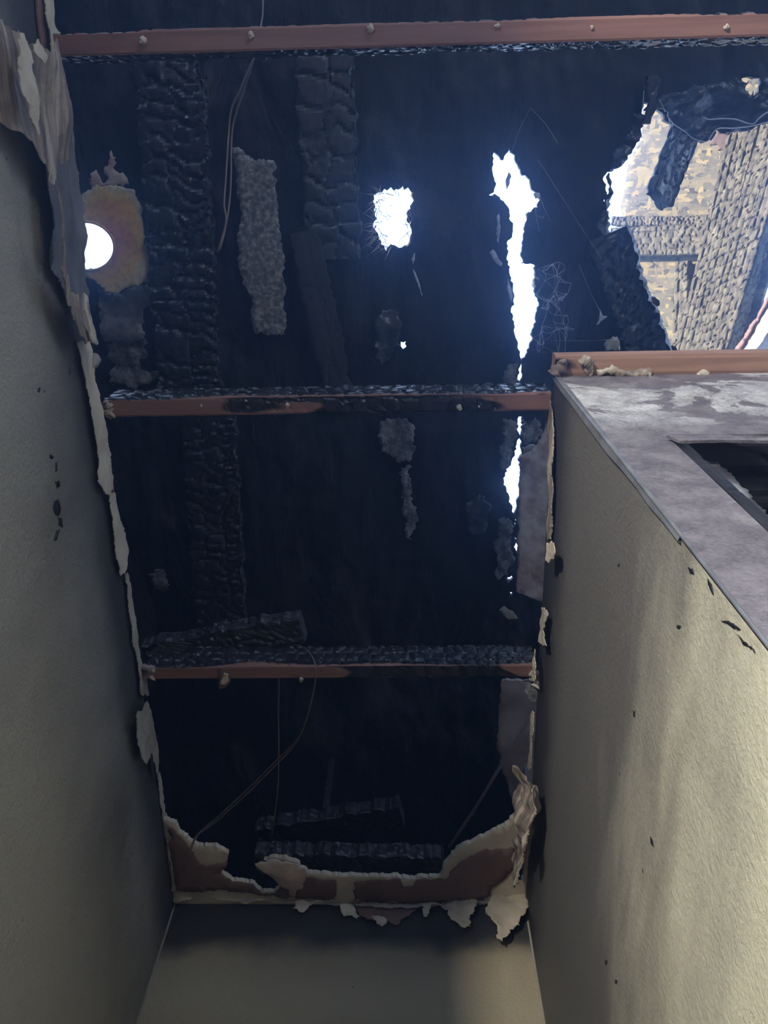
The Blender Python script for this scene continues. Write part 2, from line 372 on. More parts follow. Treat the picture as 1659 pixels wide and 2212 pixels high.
# roof deck with the burnt-through openings
crack = [(1062,318),(1075,335),(1088,345),(1098,318),(1112,335),(1120,362),(1135,378),(1146,402),(1157,415),(1166,418),(1162,448),(1136,462),(1133,500),(1128,530),(1125,570),(1158,573),(1152,605),(1156,640),(1163,660),(1152,700),(1144,740),(1134,772),(1128,775),(1128,815),(1124,842),(1121,838),(1122,805),(1126,785),(1118,745),(1110,700),(1104,668),(1112,640),(1105,600),(1094,560),(1096,520),(1108,488),(1100,460),(1080,425),(1056,422),(1068,408),(1068,385),(1066,355)]
crack2 = [(1121,900),(1130,900),(1127,930),(1124,960),(1124,1000),(1123,1060),(1117,1095),(1110,1110),(1104,1090),(1100,1070),(1090,1040),(1100,1010),(1112,985),(1116,960),(1118,930)]
smalls = [[(1109,1160),(1117,1162),(1119,1180),(1114,1192),(1109,1180)], [(1098,1205),(1108,1198),(1112,1206),(1100,1218)], [(1092,1248),(1104,1240),(1107,1245),(1099,1260)], [(1102,1278),(1107,1278),(1106,1284),(1102,1284)], [(866,738),(877,736),(878,748),(871,754),(866,748)], [(1112,1120),(1116,1122),(1114,1135),(1111,1130)]]
fibre = [(813,418),(830,408),(850,412),(870,402),(885,410),(889,440),(880,468),(886,490),(886,510),(880,528),(862,535),(845,528),(836,548),(830,530),(818,510),(806,492),(810,465),(808,440)]
vent = [(188+58*math.cos(a), 532+51*math.sin(a)) for a in [2*math.pi*i/24 for i in range(24)]]
big = [(1302,495),(1306,450),(1311,375),(1330,362),(1352,350),(1357,328),(1378,305),(1385,262),(1392,215),(1420,235),(1432,243),(1440,262),(1475,290),(1500,300),(1520,308),(1535,300),(1545,280),(1580,285),(1620,280),(1659,262),(1740,250),(1740,800),(1470,800),(1462,757),(1440,745),(1425,722),(1405,680),(1425,660),(1415,642),(1390,645),(1395,628),(1380,625),(1375,600),(1370,580),(1365,545),(1350,512),(1328,508)]
win = [(1604,168),(1648,165),(1636,200),(1650,212),(1600,208)]
ouv = [(-2.6,-2.6),(3.0,-2.6),(3.0,3.6),(-2.6,3.6)]
ouv = [DK.uv((x, y, 3.4-.1*y)) for x, y in ouv]
def deckdisp(p, u, v): return .022*fbm(p, 3.0, 5)+.011*fbm((p[0]*2.6, p[1]*.7, p[2]), 9, 5)+.007*abs(fbm((p[0], p[1]*2, p[2]), 22, 3))
cvd = lambda lp: [DK.uv(DK.at(*q)) for q in lp]
deck = sheet('roof_deck', ouv, DK, M['deck'], holes=[cvd(h) for h in [crack, crack2, fibre, vent, big, win]+smalls], res=.016, thick=.018, jag=.004, hjag=.0045, step=.007, disp=deckdisp, world=True, kind='structure', seed=4)
obj('wall_attic_left', *boxes((-1.75, -1.65, -2.7, 3.4, H, 3.9)), M['char'], kind='structure')
obj('wall_attic_far', *boxes((-1.75, 2.7, 3.3, 3.4, H-.1, 3.9)), M['char'], kind='structure')
obj('wall_attic_floor', *boxes((-1.75, XL-T, -2.7, 3.4, H-.06, H)), M['char'], kind='structure')
obj('ceiling_far', *boxes((XL-T, 2.7, YB+T, 3.4, H-.06, H)), M['char'], kind='structure')

# ---------------------------------------------------------------- ceiling joists
def P(plane, x, y): return plane.at(x, y)
def nails(o, pts, plane):
    for i, (x, y, r) in enumerate(pts):
        c = plane.at(x, y); rr = random.Random(i+int(x))
        bm = bmesh.new(); bmesh.ops.create_icosphere(bm, subdivisions=2, radius=r)
        V = [tuple(np.array(v.co)*np.array([1, 1.15, 1.1])*(1+.35*rr.uniform(-1, 1))+c-np.array([0, 0, r*.4])) for v in bm.verts]
        Fc = [[v.index for v in f.verts] for f in bm.faces]; bm.free()
        obj('nail', V, Fc, M['nail'], o)
tube('trim_1', [(XL+.002, YB-.002, z_) for z_ in (0, 1.2, 2.0, 2.3, H-.005)], .0028, M['paperdim'], sub=3, kind='structure')
tube('trim_2', [(XR-.002, YB-.002, z_) for z_ in (0, 1.2, 2.0, 2.3, H-.005)], .0028, M['paperdim'], sub=3, kind='structure')
def joist(label, x0, x1, y, w, h, mask, seed, nl, end_drop=0):
    e = empty('ceiling_joist', (x0, y, H), label, 'joist', 'burnt ceiling joists crossing the corridor')
    char_beam('joist_timber', (x0, y, H+h/2), (x1, y+end_drop, H+h/2), w, h, (0, 0, 1), M['joist'], cl=.028, cs=.030, depth=.009, res=.0045, mask=mask, parent=e, seed=seed, warp=.45)
    nails(e, nl, CEIL); return e
def side_char(lo, hi):      # upright faces burnt, underside still wood except between lo and hi (metres from the left end)
    def f(l, side, x, y):
        n = noise.noise(Vector((l*6, x*30, y*20)))*.18
        if side in (1, 3): return min(1, max(0, (y/.09+.58+n*1.6)*4))
        if side == 2: return 1.0
        return 1.0 if lo+n < l < hi+n else max(0., 1-min(abs(l-lo-n), abs(l-hi-n))*14)
    return f
joist('top brown joist with whole clean underside running across the full picture', XL+.01, 2.4, -.238, .038, .09, side_char(9, 10), 1, [(310,88,.006),(543,76,.0045),(800,62,.006),(1074,57,.004),(1278,60,.003),(1568,60,.004)])
joist('middle joist burnt black through its centre with red wood ends', XL+.01, XR-.005, .391, .038, .09, side_char(.36, .66), 2, [(622,875,.004),(992,880,.005),(435,876,.0025)])
joist('lowest joist nearest the end wall crossed by loose wires', XL+.01, XR-.005, .998, .034, .09, side_char(.43, .75), 3, [(651,1466,.005)])
e = empty('top_plate', (XR, .315, H), 'tan brown timber lying on top of the doorway wall, upper edge sunlit', 'timber')
char_beam('plate_timber', (XR+.0, .323, H+.021), (2.55, .323, H+.021), .042, .040, (0, 0, 1), M['plate'], cl=.03, cs=.02, depth=.004, res=.008, parent=e, seed=8, mask=lambda l, s, x, y: (max(0, .6-l*8)+max(0, .75*noise.noise(Vector((l*14, x*60, 3)))-.1) if (s == 0 and x > -.005) else max(0, .25-l*4)))
tube('plaster_lump', [P(CEIL.off(.006), a, b) for a, b in ((1290,806),(1320,800),(1350,808),(1385,806),(1405,810))], [.006, .009, .007, .009, .004], M['torn'], e, sides=12, sub=8, lumpy=.4)
tube('plaster_lump', [P(CEIL.off(.005), a, b) for a, b in ((1508,812),(1518,806),(1528,812))], [.006, .008, .005], M['nail'], e)
tube('plaster_lump', [P(CEIL.off(.008), a, b) for a, b in ((1195,810),(1203,800),(1215,788),(1213,778))], [.013, .011, .008, .005], M['torn'], e, sides=12, sub=8, lumpy=.4)
tube('charred_knot', [P(CEIL.off(.006), a, b) for a, b in ((1252,785),(1262,780),(1274,788),(1268,800),(1280,806))], [.007, .01, .007, .006, .004], M['torn'], e, sides=12, sub=8, lumpy=.4)

# ---------------------------------------------------------------- charred boards under the deck
def plank(label, px0, px1, w, drop=.03, thick=.03, seed=1, cl=.035, cs=.06, depth=.012, name='charred_rafter', m='char', plane=DK, grp='charred boards under the roof deck', wane=0, taper=0, **k):
    a = plane.off(drop).at(*px0); b = plane.off(drop).at(*px1)
    o = char_beam(name, a, b, w, thick, plane.n*-1, M[m], cl=cl, cs=cs, depth=depth, res=.0075, seed=seed, wane=wane, taper=taper, edge=.011, **k)
    tag(o, label, 'charred timber', grp); return o
plank('wide charred board with deep cross cracks right of the rusted plate', (365, 120), (412, 850), .195, .05, seed=11, cl=.042, cs=.1, depth=.02)
plank('faint charred board seen between the middle and lowest joists, left side', (450, 900), (478, 1345), .17, .05, seed=12, cl=.034, cs=.06)
plank('charred board behind the fibre fringed hole, upper centre', (700, 120), (722, 560), .16, .04, seed=13, cl=.045, cs=.08)
plank('long smooth charred board slanting beside the grey felt strip', (655, 500), (735, 860), .09, .06, seed=14, cl=.3, cs=.05, depth=.005)
# fallen and cross members just above the ceiling line
CE2 = CEIL.off(-.13)
plank('charred cross member behind the steel nail plate', (320, 1412), (655, 1352), .075, 0, .05, seed=21, plane=CE2, cl=.03, cs=.03, depth=.008)
plank('checked charred member leaning above the end wall', (560, 1800), (868, 1752), .085, 0, .06, seed=22, plane=CEIL.off(-.45), cl=.04, cs=.05, depth=.01)
hs_ = CEIL.off(-.47).at(700, 1776)
brace = bpy.data.objects['charred_rafter.%03d' % (len([o for o in bpy.data.objects if o.name.startswith('charred_rafter')])-1)]
char_beam('hanger_strut', hs_, (hs_[0], hs_[1], 3.4-.1*hs_[1]), .022, .022, (0, 1, 0), M['char'], cl=.05, cs=.03, depth=.004, res=.01, parent=brace, seed=27)
plank('checked charred plate right above the broken ceiling edge', (555, 1858), (958, 1862), .085, 0, .05, seed=23, plane=CEIL.off(-.10), cl=.028, cs=.05, depth=.009)
plank('ragged charred timber edging the big opening on the left', (1312, 505), (1415, 800), .13, .02, .06, seed=24, cl=.04, cs=.045, depth=.02, wane=.015)
plank('charred timber stub poking into the big opening from above', (1410, 165), (1400, 268), .038, .05, .03, seed=25, cl=.1, cs=.03, depth=.006, taper=.4)

# ---------------------------------------------------------------- things fixed to the deck
e = empty('vent_flashing', DK.at(250, 520), 'rust orange flashing plate with a bright round vent hole', 'flashing')
hole = [(x, y) for x, y in vent]
sheet('rusted_plate', [(130,470),(160,440),(178,418),(205,404),(250,400),(285,408),(302,440),(310,485),(318,545),(328,590),(322,612),(296,618),(270,622),(252,638),(228,630),(205,606),(182,596),(130,600)], DK.off(.035), M['rust'], holes=[hole], res=.012, thick=.004, jag=.003, parent=e, hjag=.0003, disp=lambda p, u, v: .004*fbm(p, 9))
c0 = DK.off(.035).at(188, 532); rx = np.linalg.norm(DK.off(.035).at(246, 532)-c0); ry = np.linalg.norm(DK.off(.035).at(188, 583)-c0)
tube('collar_rim', [c0+DK.e1*rx*1.02*math.cos(a)+DK.e2*ry*1.02*math.sin(a) for a in [2*math.pi*i/40 for i in range(41)]], .004, M['rust'], e, sub=2)
o = sheet('metal_sheet', [(212,628),(256,634),(285,620),(318,612),(328,640),(322,662),(308,668),(306,700),(318,735),(245,742),(225,738),(214,680)], DK.off(.045), M['greymetal'], res=.015, thick=.003, jag=.004, disp=lambda p, u, v: .008*fbm(p, 7))
tag(o, 'smoked grey metal sheet hanging below the rusted plate', 'metal sheet')
o = sheet('bitumen_patch', [(232,742),(314,738),(318,770),(300,775),(302,800),(345,805),(330,822),(280,838),(240,828),(236,780)], DK.off(.03), M['foil'], res=.012, thick=.012, jag=.006, disp=lambda p, u, v: .02*fbm(p, 16))
tag(o, 'shiny cracked bitumen lump above the left end of the middle joist', 'bitumen')
o = sheet('rust_flake', [(190,385),(200,372),(215,380),(228,395),(226,360),(240,325),(250,340),(248,368),(265,372),(278,398),(240,402),(195,400)], DK.off(.03), M['brownlt'], res=.015, thick=.003, jag=.006)
tag(o, 'brown scorched flake sticking up above the rusted plate', 'flake')
o = sheet('felt_strip', [(503,318),(520,322),(540,345),(580,345),(594,352),(600,470),(610,540),(617,724),(552,722),(540,690),(545,650),(528,620),(512,560),(510,520),(520,470),(512,400)], DK.off(.05), M['felt'], res=.02, thick=.004, jag=.004, disp=lambda p, u, v: .006*fbm(p, 5))
tag(o, 'long grey mineral felt strip beside the hanging wires', 'roofing felt')
for i, (pts, lb) in enumerate([
    ([(820,915),(850,905),(880,905),(895,920),(892,945),(898,970),(890,990),(860,1000),(845,985),(825,975),(818,955)], 'pale crusted patch right of centre, below the middle joist'),
    ([(868,1010),(885,1005),(890,1060),(900,1110),(888,1165),(875,1150),(872,1080)], 'thin crusted streak below the pale patch near the centre'),
    ([(320,1240),(345,1232),(365,1265),(355,1280),(335,1272)], 'small torn pale scrap at the lower left of the dark void'),
    ([(805,690),(860,660),(868,700),(850,770),(820,790),(808,740)], 'grey blister beside the tiny round hole'),
    ([(1010,1085),(1045,1070),(1060,1100),(1050,1150),(1018,1160),(1008,1120)], 'round grey blister left of the lower crack'),
    ([(1150,1320),(1165,1322),(1168,1335),(1150,1338)], 'tiny scrap left of the right wall')]):
    if i == 5: continue
    o = sheet('crust_patch', pts, DK.off(.035), M['foil'] if i < 3 else M['plastic'], res=.012, thick=.008, jag=.006, disp=lambda p, u, v: .012*fbm(p, 22), seed=30+i)
    tag(o, lb, 'crust')
o = sheet('curled_scrap', [(1078,1318),(1090,1312),(1108,1322),(1120,1338),(1105,1340),(1090,1332)], DK.off(.25), M['paperdim'], res=.01, thick=.003, jag=.002, disp=lambda p, u, v: .01*fbm(p, 12)); tag(o, 'grey curled scrap hanging in the dark by the right wall', 'scrap')
o = sheet('curled_scrap', [(1128,965),(1150,960),(1158,965),(1152,975),(1157,985),(1146,993),(1126,990)], DK.off(.2), M['greymetal'], res=.01, thick=.003, jag=.002, disp=lambda p, u, v: .01*fbm(p, 12)); tag(o, 'pale leaf shaped scrap beside the top of the lower crack', 'scrap')
# bubbly melted edges along the cracks
for i, (pts, lb) in enumerate([
    ([(1130,905),(1165,908),(1172,930),(1160,960),(1150,950),(1135,960),(1128,940)], 'blistered bitumen edge right of the lower crack under the joist'),
    ([(1085,905),(1118,905),(1114,950),(1105,985),(1090,1020),(1080,1000),(1075,975),(1088,950)], 'blistered bitumen edge left of the lower crack'),
    ([(1085,1120),(1105,1125),(1108,1200),(1096,1240),(1075,1250),(1068,1180)], 'blistered bitumen lumps beside the small light spots'),
    ([(1095,790),(1118,785),(1120,835),(1100,842),(1088,825)], 'grey blistered edge left of the crack tip above the middle joist')]):
    o = sheet('bitumen_edge', pts, DK.off(.03), M['foil'], res=.010, thick=.01, jag=.006, disp=lambda p, u, v: .022*abs(fbm(p, 26)), seed=50+i); tag(o, lb, 'bitumen')
for i, (pts, lb) in enumerate([
    ([(1098,372),(1102,376),(1100,400),(1095,412),(1092,395)], 'pale shred on the left rim of the long crack, upper part'),
    ([(1072,468),(1077,462),(1080,500),(1078,528),(1073,520)], 'thin pale shred hanging left of the long crack beside its neck'),
    ([(1058,545),(1066,538),(1076,556),(1086,570),(1082,576),(1070,566)], 'curled pale scrap left of the long crack at mid height'),
    ([(1096,600),(1103,618),(1108,640),(1104,655),(1098,630)], 'narrow pale shred on the left rim of the long crack, lower part'),
    ([(1152,418),(1166,416),(1167,424),(1156,430)], 'tiny bright tab on the right rim of the long crack'),
    ([(888,560),(896,545),(893,580),(905,610),(912,640),(905,622),(893,590)], 'thin loose strand below the fibre fringed hole')]):
    o = sheet('pale_shred', pts, DK.off(.05), M['web'], res=.01, thick=.0015, jag=.002, disp=lambda p, u, v: .015*fbm(p, 15), seed=240+i); tag(o, lb, 'shred')
# frayed fibres round the centre hole
r = random.Random(3); e = empty('frayed_fibre', DK.at(820, 470), 'pale frayed fibres fringing the small central roof hole', 'fibre')
FV, FF = [], []
for i in range(90):
    t = r.random(); ang = r.uniform(2.0, 5.3) if i < 60 else r.uniform(0, 6.3)
    cx_, cy_ = 848+44*math.cos(ang)*r.uniform(.75, 1), 475-66*math.sin(-ang)*r.uniform(.75, 1)
    if i < 60: cx_, cy_ = 812+r.uniform(-8, 14)+(r.random()*30 if i % 3 == 0 else 0), 440+r.uniform(-30, 100)
    a = DK.off(.01).at(cx_, cy_); dv = np.array([r.uniform(-1, .3), r.uniform(-.6, .8), r.uniform(-.8, .2)]); L = r.uniform(.03, .07)
    pts = [a, a+dv*L*.5+np.array([0, 0, -.006]), a+dv*L]
    base = len(FV)
    for k, pnt in enumerate(pts):
        rr = .0014*(1-.4*k)
        for s_ in range(3): FV.append(pnt+np.array([math.cos(s_*2.1)*rr, math.sin(s_*2.1)*rr, 0]))
    for k in range(2):
        for s_ in range(3): FF.append((base+k*3+s_, base+k*3+(s_+1) % 3, base+(k+1)*3+(s_+1) % 3, base+(k+1)*3+s_))
o = obj('fibre_tuft', FV, FF, M['fibre'], e); o['kind'] = 'stuff'

# ---------------------------------------------------------------- beyond the big opening
SP = Plane(DK.at(1480, 480)+ray(1480, 480)*.75, (-.80, -.18, -.58), up=(0, 1, 0))
o = sheet('strand_board', [(1335,500),(1345,470),(1340,440),(1350,400),(1357,355),(1368,330),(1385,300),(1388,240),(1400,160),(1500,130),(1690,100),(1690,500),(1600,800),(1400,820),(1345,640)], SP.off(-.04), M['osb'], res=.05, thick=.015, jag=.008, step=.03)
tag(o, 'sunlit strand board seen through the big roof opening', 'board')
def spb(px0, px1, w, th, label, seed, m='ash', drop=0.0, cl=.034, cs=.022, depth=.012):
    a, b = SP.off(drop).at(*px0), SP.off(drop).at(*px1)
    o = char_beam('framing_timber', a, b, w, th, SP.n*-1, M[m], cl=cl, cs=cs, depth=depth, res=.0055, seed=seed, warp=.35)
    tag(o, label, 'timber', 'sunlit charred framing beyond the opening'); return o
def wpx(a, b, plane=None): p = plane or SP; return float(np.linalg.norm(p.at(*a)-p.at(*b)))
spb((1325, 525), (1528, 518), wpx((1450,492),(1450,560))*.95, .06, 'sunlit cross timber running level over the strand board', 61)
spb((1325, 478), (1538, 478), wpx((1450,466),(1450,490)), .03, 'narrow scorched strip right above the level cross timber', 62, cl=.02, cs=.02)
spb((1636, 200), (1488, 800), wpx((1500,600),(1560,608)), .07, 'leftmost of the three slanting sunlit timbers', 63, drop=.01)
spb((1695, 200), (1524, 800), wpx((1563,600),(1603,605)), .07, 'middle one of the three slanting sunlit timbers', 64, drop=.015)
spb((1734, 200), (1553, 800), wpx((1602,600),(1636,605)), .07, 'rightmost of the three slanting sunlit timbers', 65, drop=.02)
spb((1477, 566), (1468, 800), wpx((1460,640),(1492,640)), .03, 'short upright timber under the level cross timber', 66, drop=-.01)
o = sheet('scorched_board', [(1540,290),(1600,285),(1622,288),(1600,318),(1570,330),(1545,312),(1530,300)], SP.off(.03), M['brown'], res=.03, thick=.01, jag=.006); tag(o, 'orange brown scorched board behind the melted membrane', 'board')
o = sheet('pale_wall_piece', [(1598,765),(1640,680),(1680,620),(1720,780),(1640,820)], SP.off(.12), M['white'], res=.03, thick=.02, jag=.006); tag(o, 'bright white broken wall piece at the right picture edge', 'wall piece')
o = sheet('brown_edge_board', [(1583,760),(1640,672),(1680,600),(1684,612),(1645,682),(1598,765)], SP.off(.16), M['joist'], res=.03, thick=.01, jag=.002); tag(o, 'brown timber edge bordering the bright white wall piece', 'board')
a, b = DK.off(-.02).at(1487, 262), DK.off(.10).at(1424, 432)
o = char_beam('charred_stub', a, b, .088, .05, (-0.6, 0, 1), M['char'], cl=.05, cs=.035, depth=.014, res=.006, seed=71, wane=.006); tag(o, 'black charred timber stub hanging in front of the sunlit strand board', 'charred timber')
# melted membrane
for i, (pts, off, lb) in enumerate([
    ([(1312,380),(1325,340),(1345,300),(1372,262),(1368,243),(1385,240),(1388,262),(1382,300),(1365,325),(1355,345),(1335,362)], .03, 'black melted membrane flap at the upper left of the big opening'),
    ([(1390,238),(1430,205),(1500,190),(1659,170),(1720,170),(1720,262),(1659,262),(1620,278),(1580,284),(1548,280),(1532,306),(1500,298),(1470,288),(1440,262),(1425,236)], .04, 'black melted membrane sagging across the top of the big opening'),
    ([(1296,500),(1304,440),(1312,380),(1322,372),(1318,430),(1324,470),(1320,500),(1330,520),(1322,530),(1308,518)], .03, 'narrow black membrane shred hanging on the left of the big opening')]):
    hs = [[(1606,168),(1646,166),(1634,198),(1648,212),(1602,206)]] if i == 1 else ()
    o = sheet('melted_membrane', pts, DK.off(off), M['plastic'], holes=hs, res=.010, thick=.003, jag=.005, disp=lambda p, u, v: .05*fbm((p[0], p[1]*2.5, p[2]), 6, 4), seed=80+i); tag(o, lb, 'membrane')
for i, pts in enumerate([[(1518,252),(1530,258),(1560,256),(1590,258),(1625,268),(1640,255),(1659,242),(1690,235)], [(1440,248),(1455,268),(1480,285),(1498,300),(1522,306)], [(1532,300),(1550,278),(1585,277),(1625,272),(1659,264),(1690,258)], [(1386,240),(1389,222),(1391,196)], [(1424,214),(1430,226),(1437,240)]]):
    o = tube('membrane_edge', [DK.off(.07).at(*p) for p in pts], .0016 if i < 3 else .001, M['web'], sub=5)
    tag(o, ['pale curled membrane rim along the top right of the big opening', 'pale membrane rim beside the hanging charred stub', 'lower pale membrane rim ending at the right picture edge', 'short pale thread left of the timber stub in the opening', 'small pale loop right of the timber stub in the opening'][i], 'membrane')
# cobwebs
r = random.Random(8); WV = []; e = empty('cobweb', DK.at(1200, 620), 'fine dusty cobweb strung right of the long bright crack', 'cobweb')
nodes = [(1165,430),(1172,500),(1180,560),(1195,590),(1190,640),(1178,690),(1200,700),(1170,740),(1155,790),(1215,600),(1205,560),(1225,640),(1150,820),(1160,720),(1240,590),(1190,610),(1170,650)]
nodes = [(1172+r.gauss(22, 24), 640+r.gauss(0, 75)) for _ in range(64)]
nodes = [(max(1150, x), y) for x, y in nodes]
segs = [(a, b) for i_, a in enumerate(nodes) for b in sorted(nodes[i_+1:], key=lambda q_: math.dist(a, q_))[:3] if math.dist(a, b) < 60]
segs += [((1145,232),(1205,310)), ((1162,345),(1300,560)), ((1165,422),(1190,480)), ((1118,290),(1145,235)), ((1250,570),(1300,680)), ((1190,735),(1345,732)), ((1155,440),(1165,500)), ((1090,350),(1118,290))]
V, Fc = [], []
for k, (a, b) in enumerate(segs):
    A, B = DK.off(.05+.1*r.random()).at(*a), DK.off(.05+.1*r.random()).at(*b); mid = (A+B)/2+np.array([r.uniform(-.006, .006), r.uniform(-.006, .006), -.008])
    pts = [A, (A+mid)/2+np.array([0, 0, -.002]), mid, (B+mid)/2+np.array([0, 0, -.002]), B]; base = len(V)
    for p_ in pts:
        for s_ in range(3): V.append(p_+.0005*np.array([math.cos(s_*2.1), math.sin(s_*2.1), 0]))
    for q_ in range(4):
        for s_ in range(3): Fc.append((base+q_*3+s_, base+q_*3+(s_+1) % 3, base+(q_+1)*3+(s_+1) % 3, base+(q_+1)*3+s_))
o = obj('web_threads', V, Fc, M['web'], e); o['kind'] = 'stuff'
o = sheet('pale_leaf', [(1288,702),(1294,690),(1296,668),(1302,682),(1313,683),(1304,690),(1294,700)], DK.off(.15), M['web'], res=.008, thick=.002, jag=.001); tag(o, 'pale pointed scrap hanging left of the ragged opening edge', 'scrap')
o = sheet('pale_rag', [(1308,757),(1312,735),(1325,726),(1335,728),(1338,757)], DK.off(.2), M['paperdim'], res=.01, thick=.01, jag=.004, disp=lambda p, u, v: .02*fbm(p, 20)); tag(o, 'pale frayed rag standing on the top plate', 'rag')

# brown board seen behind the right wall
RB = Plane((XR+.05, 0, 0), (-.55, 0, -.83))
RB = Plane(DK.off(.25).at(1150, 1100), (-.45, 0, -.89))
o = sheet('brown_board', [(1124,985),(1150,975),(1170,940),(1185,905),(1215,900),(1225,1330),(1180,1305),(1115,1278),(1118,1200),(1120,1100)], RB, M['mottle'], res=.02, thick=.012, jag=.002, disp=lambda p, u, v: .003*fbm(p, 12)); tag(o, 'mottled brown board slanting above the right wall', 'board')
o = sheet('brown_board', [(1083,1470),(1290,1470),(1290,1790),(1115,1760),(1098,1700),(1083,1660),(1073,1610),(1078,1540)], Plane(CEIL.off(-.35).at(1110, 1600), (-.45, -.1, -.89)), M['brownlt'], res=.02, thick=.012, jag=.002); tag(o, 'plain brown board behind the slanting rod by the end wall', 'board')
o = sheet('green_scrap', [(1128,1472),(1160,1472),(1160,1525),(1148,1520),(1138,1500)], CEIL.off(-.012), M['felt'], res=.01, thick=.003, jag=.003); tag(o, 'grey green rough scrap under the right end of the lowest joist', 'scrap')

# ---------------------------------------------------------------- wires
def at2(p, z): return CEIL.off(H-z).at(*p)
def wire(label, pts, r=.0017, n='electric_wire'):
    o = tube(n, [at2((x, y), z) for x, y, z in pts], r, M['wire'], sub=6); tag(o, label, 'wire', 'loose wires hanging from the roof void'); return o
wire('single wire dropping past the top joist from the picture top', [(566,-40,2.75),(568,20,2.66),(563,60,2.62),(552,115,2.58),(545,132,2.56)])
wire('left strand of the wire pair hanging beside the grey felt strip', [(545,132,2.56),(520,190,2.52),(500,235,2.5),(493,300,2.48),(488,380,2.46),(484,440,2.44),(488,480,2.43),(470,544,2.42)])
wire('right strand of the wire pair hanging beside the grey felt strip', [(549,120,2.56),(528,190,2.53),(508,250,2.51),(500,300,2.49),(499,380,2.47),(495,440,2.45),(485,500,2.43),(474,540,2.42)])
wire('long looping wire crossing the lowest joist and ending at the end wall', [(628,1393,2.56),(655,1398,2.52),(675,1420,2.45),(682,1450,2.41),(676,1500,2.41),(660,1560,2.42),(640,1600,2.44),(600,1640,2.46),(540,1700,2.47),(470,1765,2.46),(430,1800,2.45),(415,1830,2.42),(400,1860,2.41),(392,1885,2.41)])
wire('second strand of the looping wire, slightly lower beside it', [(676,1500,2.415),(656,1570,2.425),(634,1612,2.44),(596,1652,2.46),(536,1712,2.47),(466,1775,2.46),(424,1806,2.445),(412,1838,2.42)], .0018)
wire('straight wire hanging below the lowest joist behind the loop', [(603,1466,2.50),(601,1540,2.51),(602,1620,2.52),(600,1700,2.54),(592,1770,2.55),(587,1805,2.56)])
o = tube('metal_rod', [at2((1148,1545), 2.5), at2((1090,1640), 2.52), at2((1030,1740), 2.54), at2((985,1808), 2.56), at2((970,1830), 2.57)], .0038, M['wire']); tag(o, 'thin dark rod slanting from the right wall to the end wall', 'rod')
# perforated plate
PL = CEIL.off(-.06); qd = [PL.uv(PL.at(*p)) for p in ((322,1409),(384,1422),(412,1390),(362,1385))]
hs = []
for i in range(9):
    for j in range(4):
        s0, t0 = (i+.25)/9, (j+.2)/4; s1, t1 = s0+.55/9, t0+.6/4
        bl = lambda s, t: tuple((1-s)*(1-t)*np.array(qd[0])+s*(1-t)*np.array(qd[1])+s*t*np.array(qd[2])+(1-s)*t*np.array(qd[3]))
        hs.append([bl(s0, t0), bl(s1, t0), bl(s1, t1), bl(s0, t1)])
o = sheet('nail_plate', qd, PL, M['platemet'], holes=hs, res=.05, thick=.0015, jag=0, step=.5, world=True); tag(o, 'slotted steel nail plate above the left end of the lowest joist', 'nail plate')

# ---------------------------------------------------------------- torn board on the left wall
def curl(amp, fr=4, off=0., ys=1): return lambda p, u, v: off+amp*(.5+fbm((p[0], p[1]*ys, p[2]), fr, 4))+.0022*abs(fbm((p[0], p[1]*.5, p[2]), 34, 3))+.0012*fbm(p, 90, 2)
S = [
 ('peeled_board_paper', [(-30,40),(20,66),(30,95),(60,112),(74,84),(92,130),(112,138),(122,200),(132,250),(140,300),(140,335),(120,350),(100,372),(88,398),(70,372),(48,335),(20,290),(-30,250)], .012, 'torn', .035, 'large tan torn paper sheet at the top of the left wall'),
 ('peeled_board_paper', [(24,84),(38,72),(48,90),(60,118),(68,170),(72,230),(72,300),(62,270),(45,220),(30,160)], .050, 'paper', .012, 'smooth cream paper tongue lying on the large torn sheet'),
 ('peeled_board_paper', [(64,95),(74,84),(92,128),(82,130),(70,118)], .045, 'paper', .012, 'small cream torn tab near the top joist end'),
 ('peeled_board_paper', [(92,330),(122,300),(140,300),(148,380),(158,450),(166,520),(178,600),(186,640),(150,650),(120,600),(98,560),(92,500),(86,410)], .014, 'sootpaper', .03, 'blue grey sooted board piece beside the bright vent hole'),
 ('peeled_board_paper', [(82,400),(90,470),(98,520),(118,590),(150,630),(186,640),(196,690),(205,742),(185,742),(165,744),(150,700),(122,645),(104,598),(94,530),(84,450)], .030, 'torn', .03, 'brown grey torn tail hanging down from the sooted board'),
 ('peeled_board_edge', [(163,742),(190,736),(214,880),(240,1060),(224,1066),(204,1040),(206,1010),(196,930),(186,860),(174,800)], .006, 'paper', .008, 'long cream torn strip down the left wall edge past the middle joist'),
 ('peeled_board_edge', [(228,1065),(240,1062),(252,1110),(272,1190),(266,1240),(255,1240),(244,1190),(240,1150),(232,1100)], .006, 'paper', .01, 'ragged cream strip at the left wall edge just below the long strip'),
 ('peeled_board_edge', [(268,1240),(275,1240),(287,1310),(300,1420),(312,1455),(318,1500),(300,1500),(296,1440),(284,1380),(276,1315)], .005, 'paperdim', .008, 'thin dull strip at the left wall edge reaching the lowest joist'),
 ('peeled_board_paper', [(280,1548),(298,1520),(312,1518),(320,1550),(335,1620),(337,1660),(345,1680),(330,1670),(318,1628),(305,1650),(298,1640),(284,1590)], .012, 'paperdim', .018, 'curled tan flake on the left wall below the lowest joist'),
 ('peeled_board_edge', [(340,1670),(346,1668),(352,1730),(360,1775),(366,1830),(378,1925),(370,1925),(362,1850),(352,1775),(346,1730)], .004, 'paperdim', .006, 'narrow torn strip running down into the left far corner'),
 ('peeled_board_edge', [(96,-20),(118,-20),(120,60),(132,70),(130,125),(118,135),(104,120),(104,80),(98,40)], .012, 'paper', .014, 'cream torn board edge at the left end of the top joist'),
]
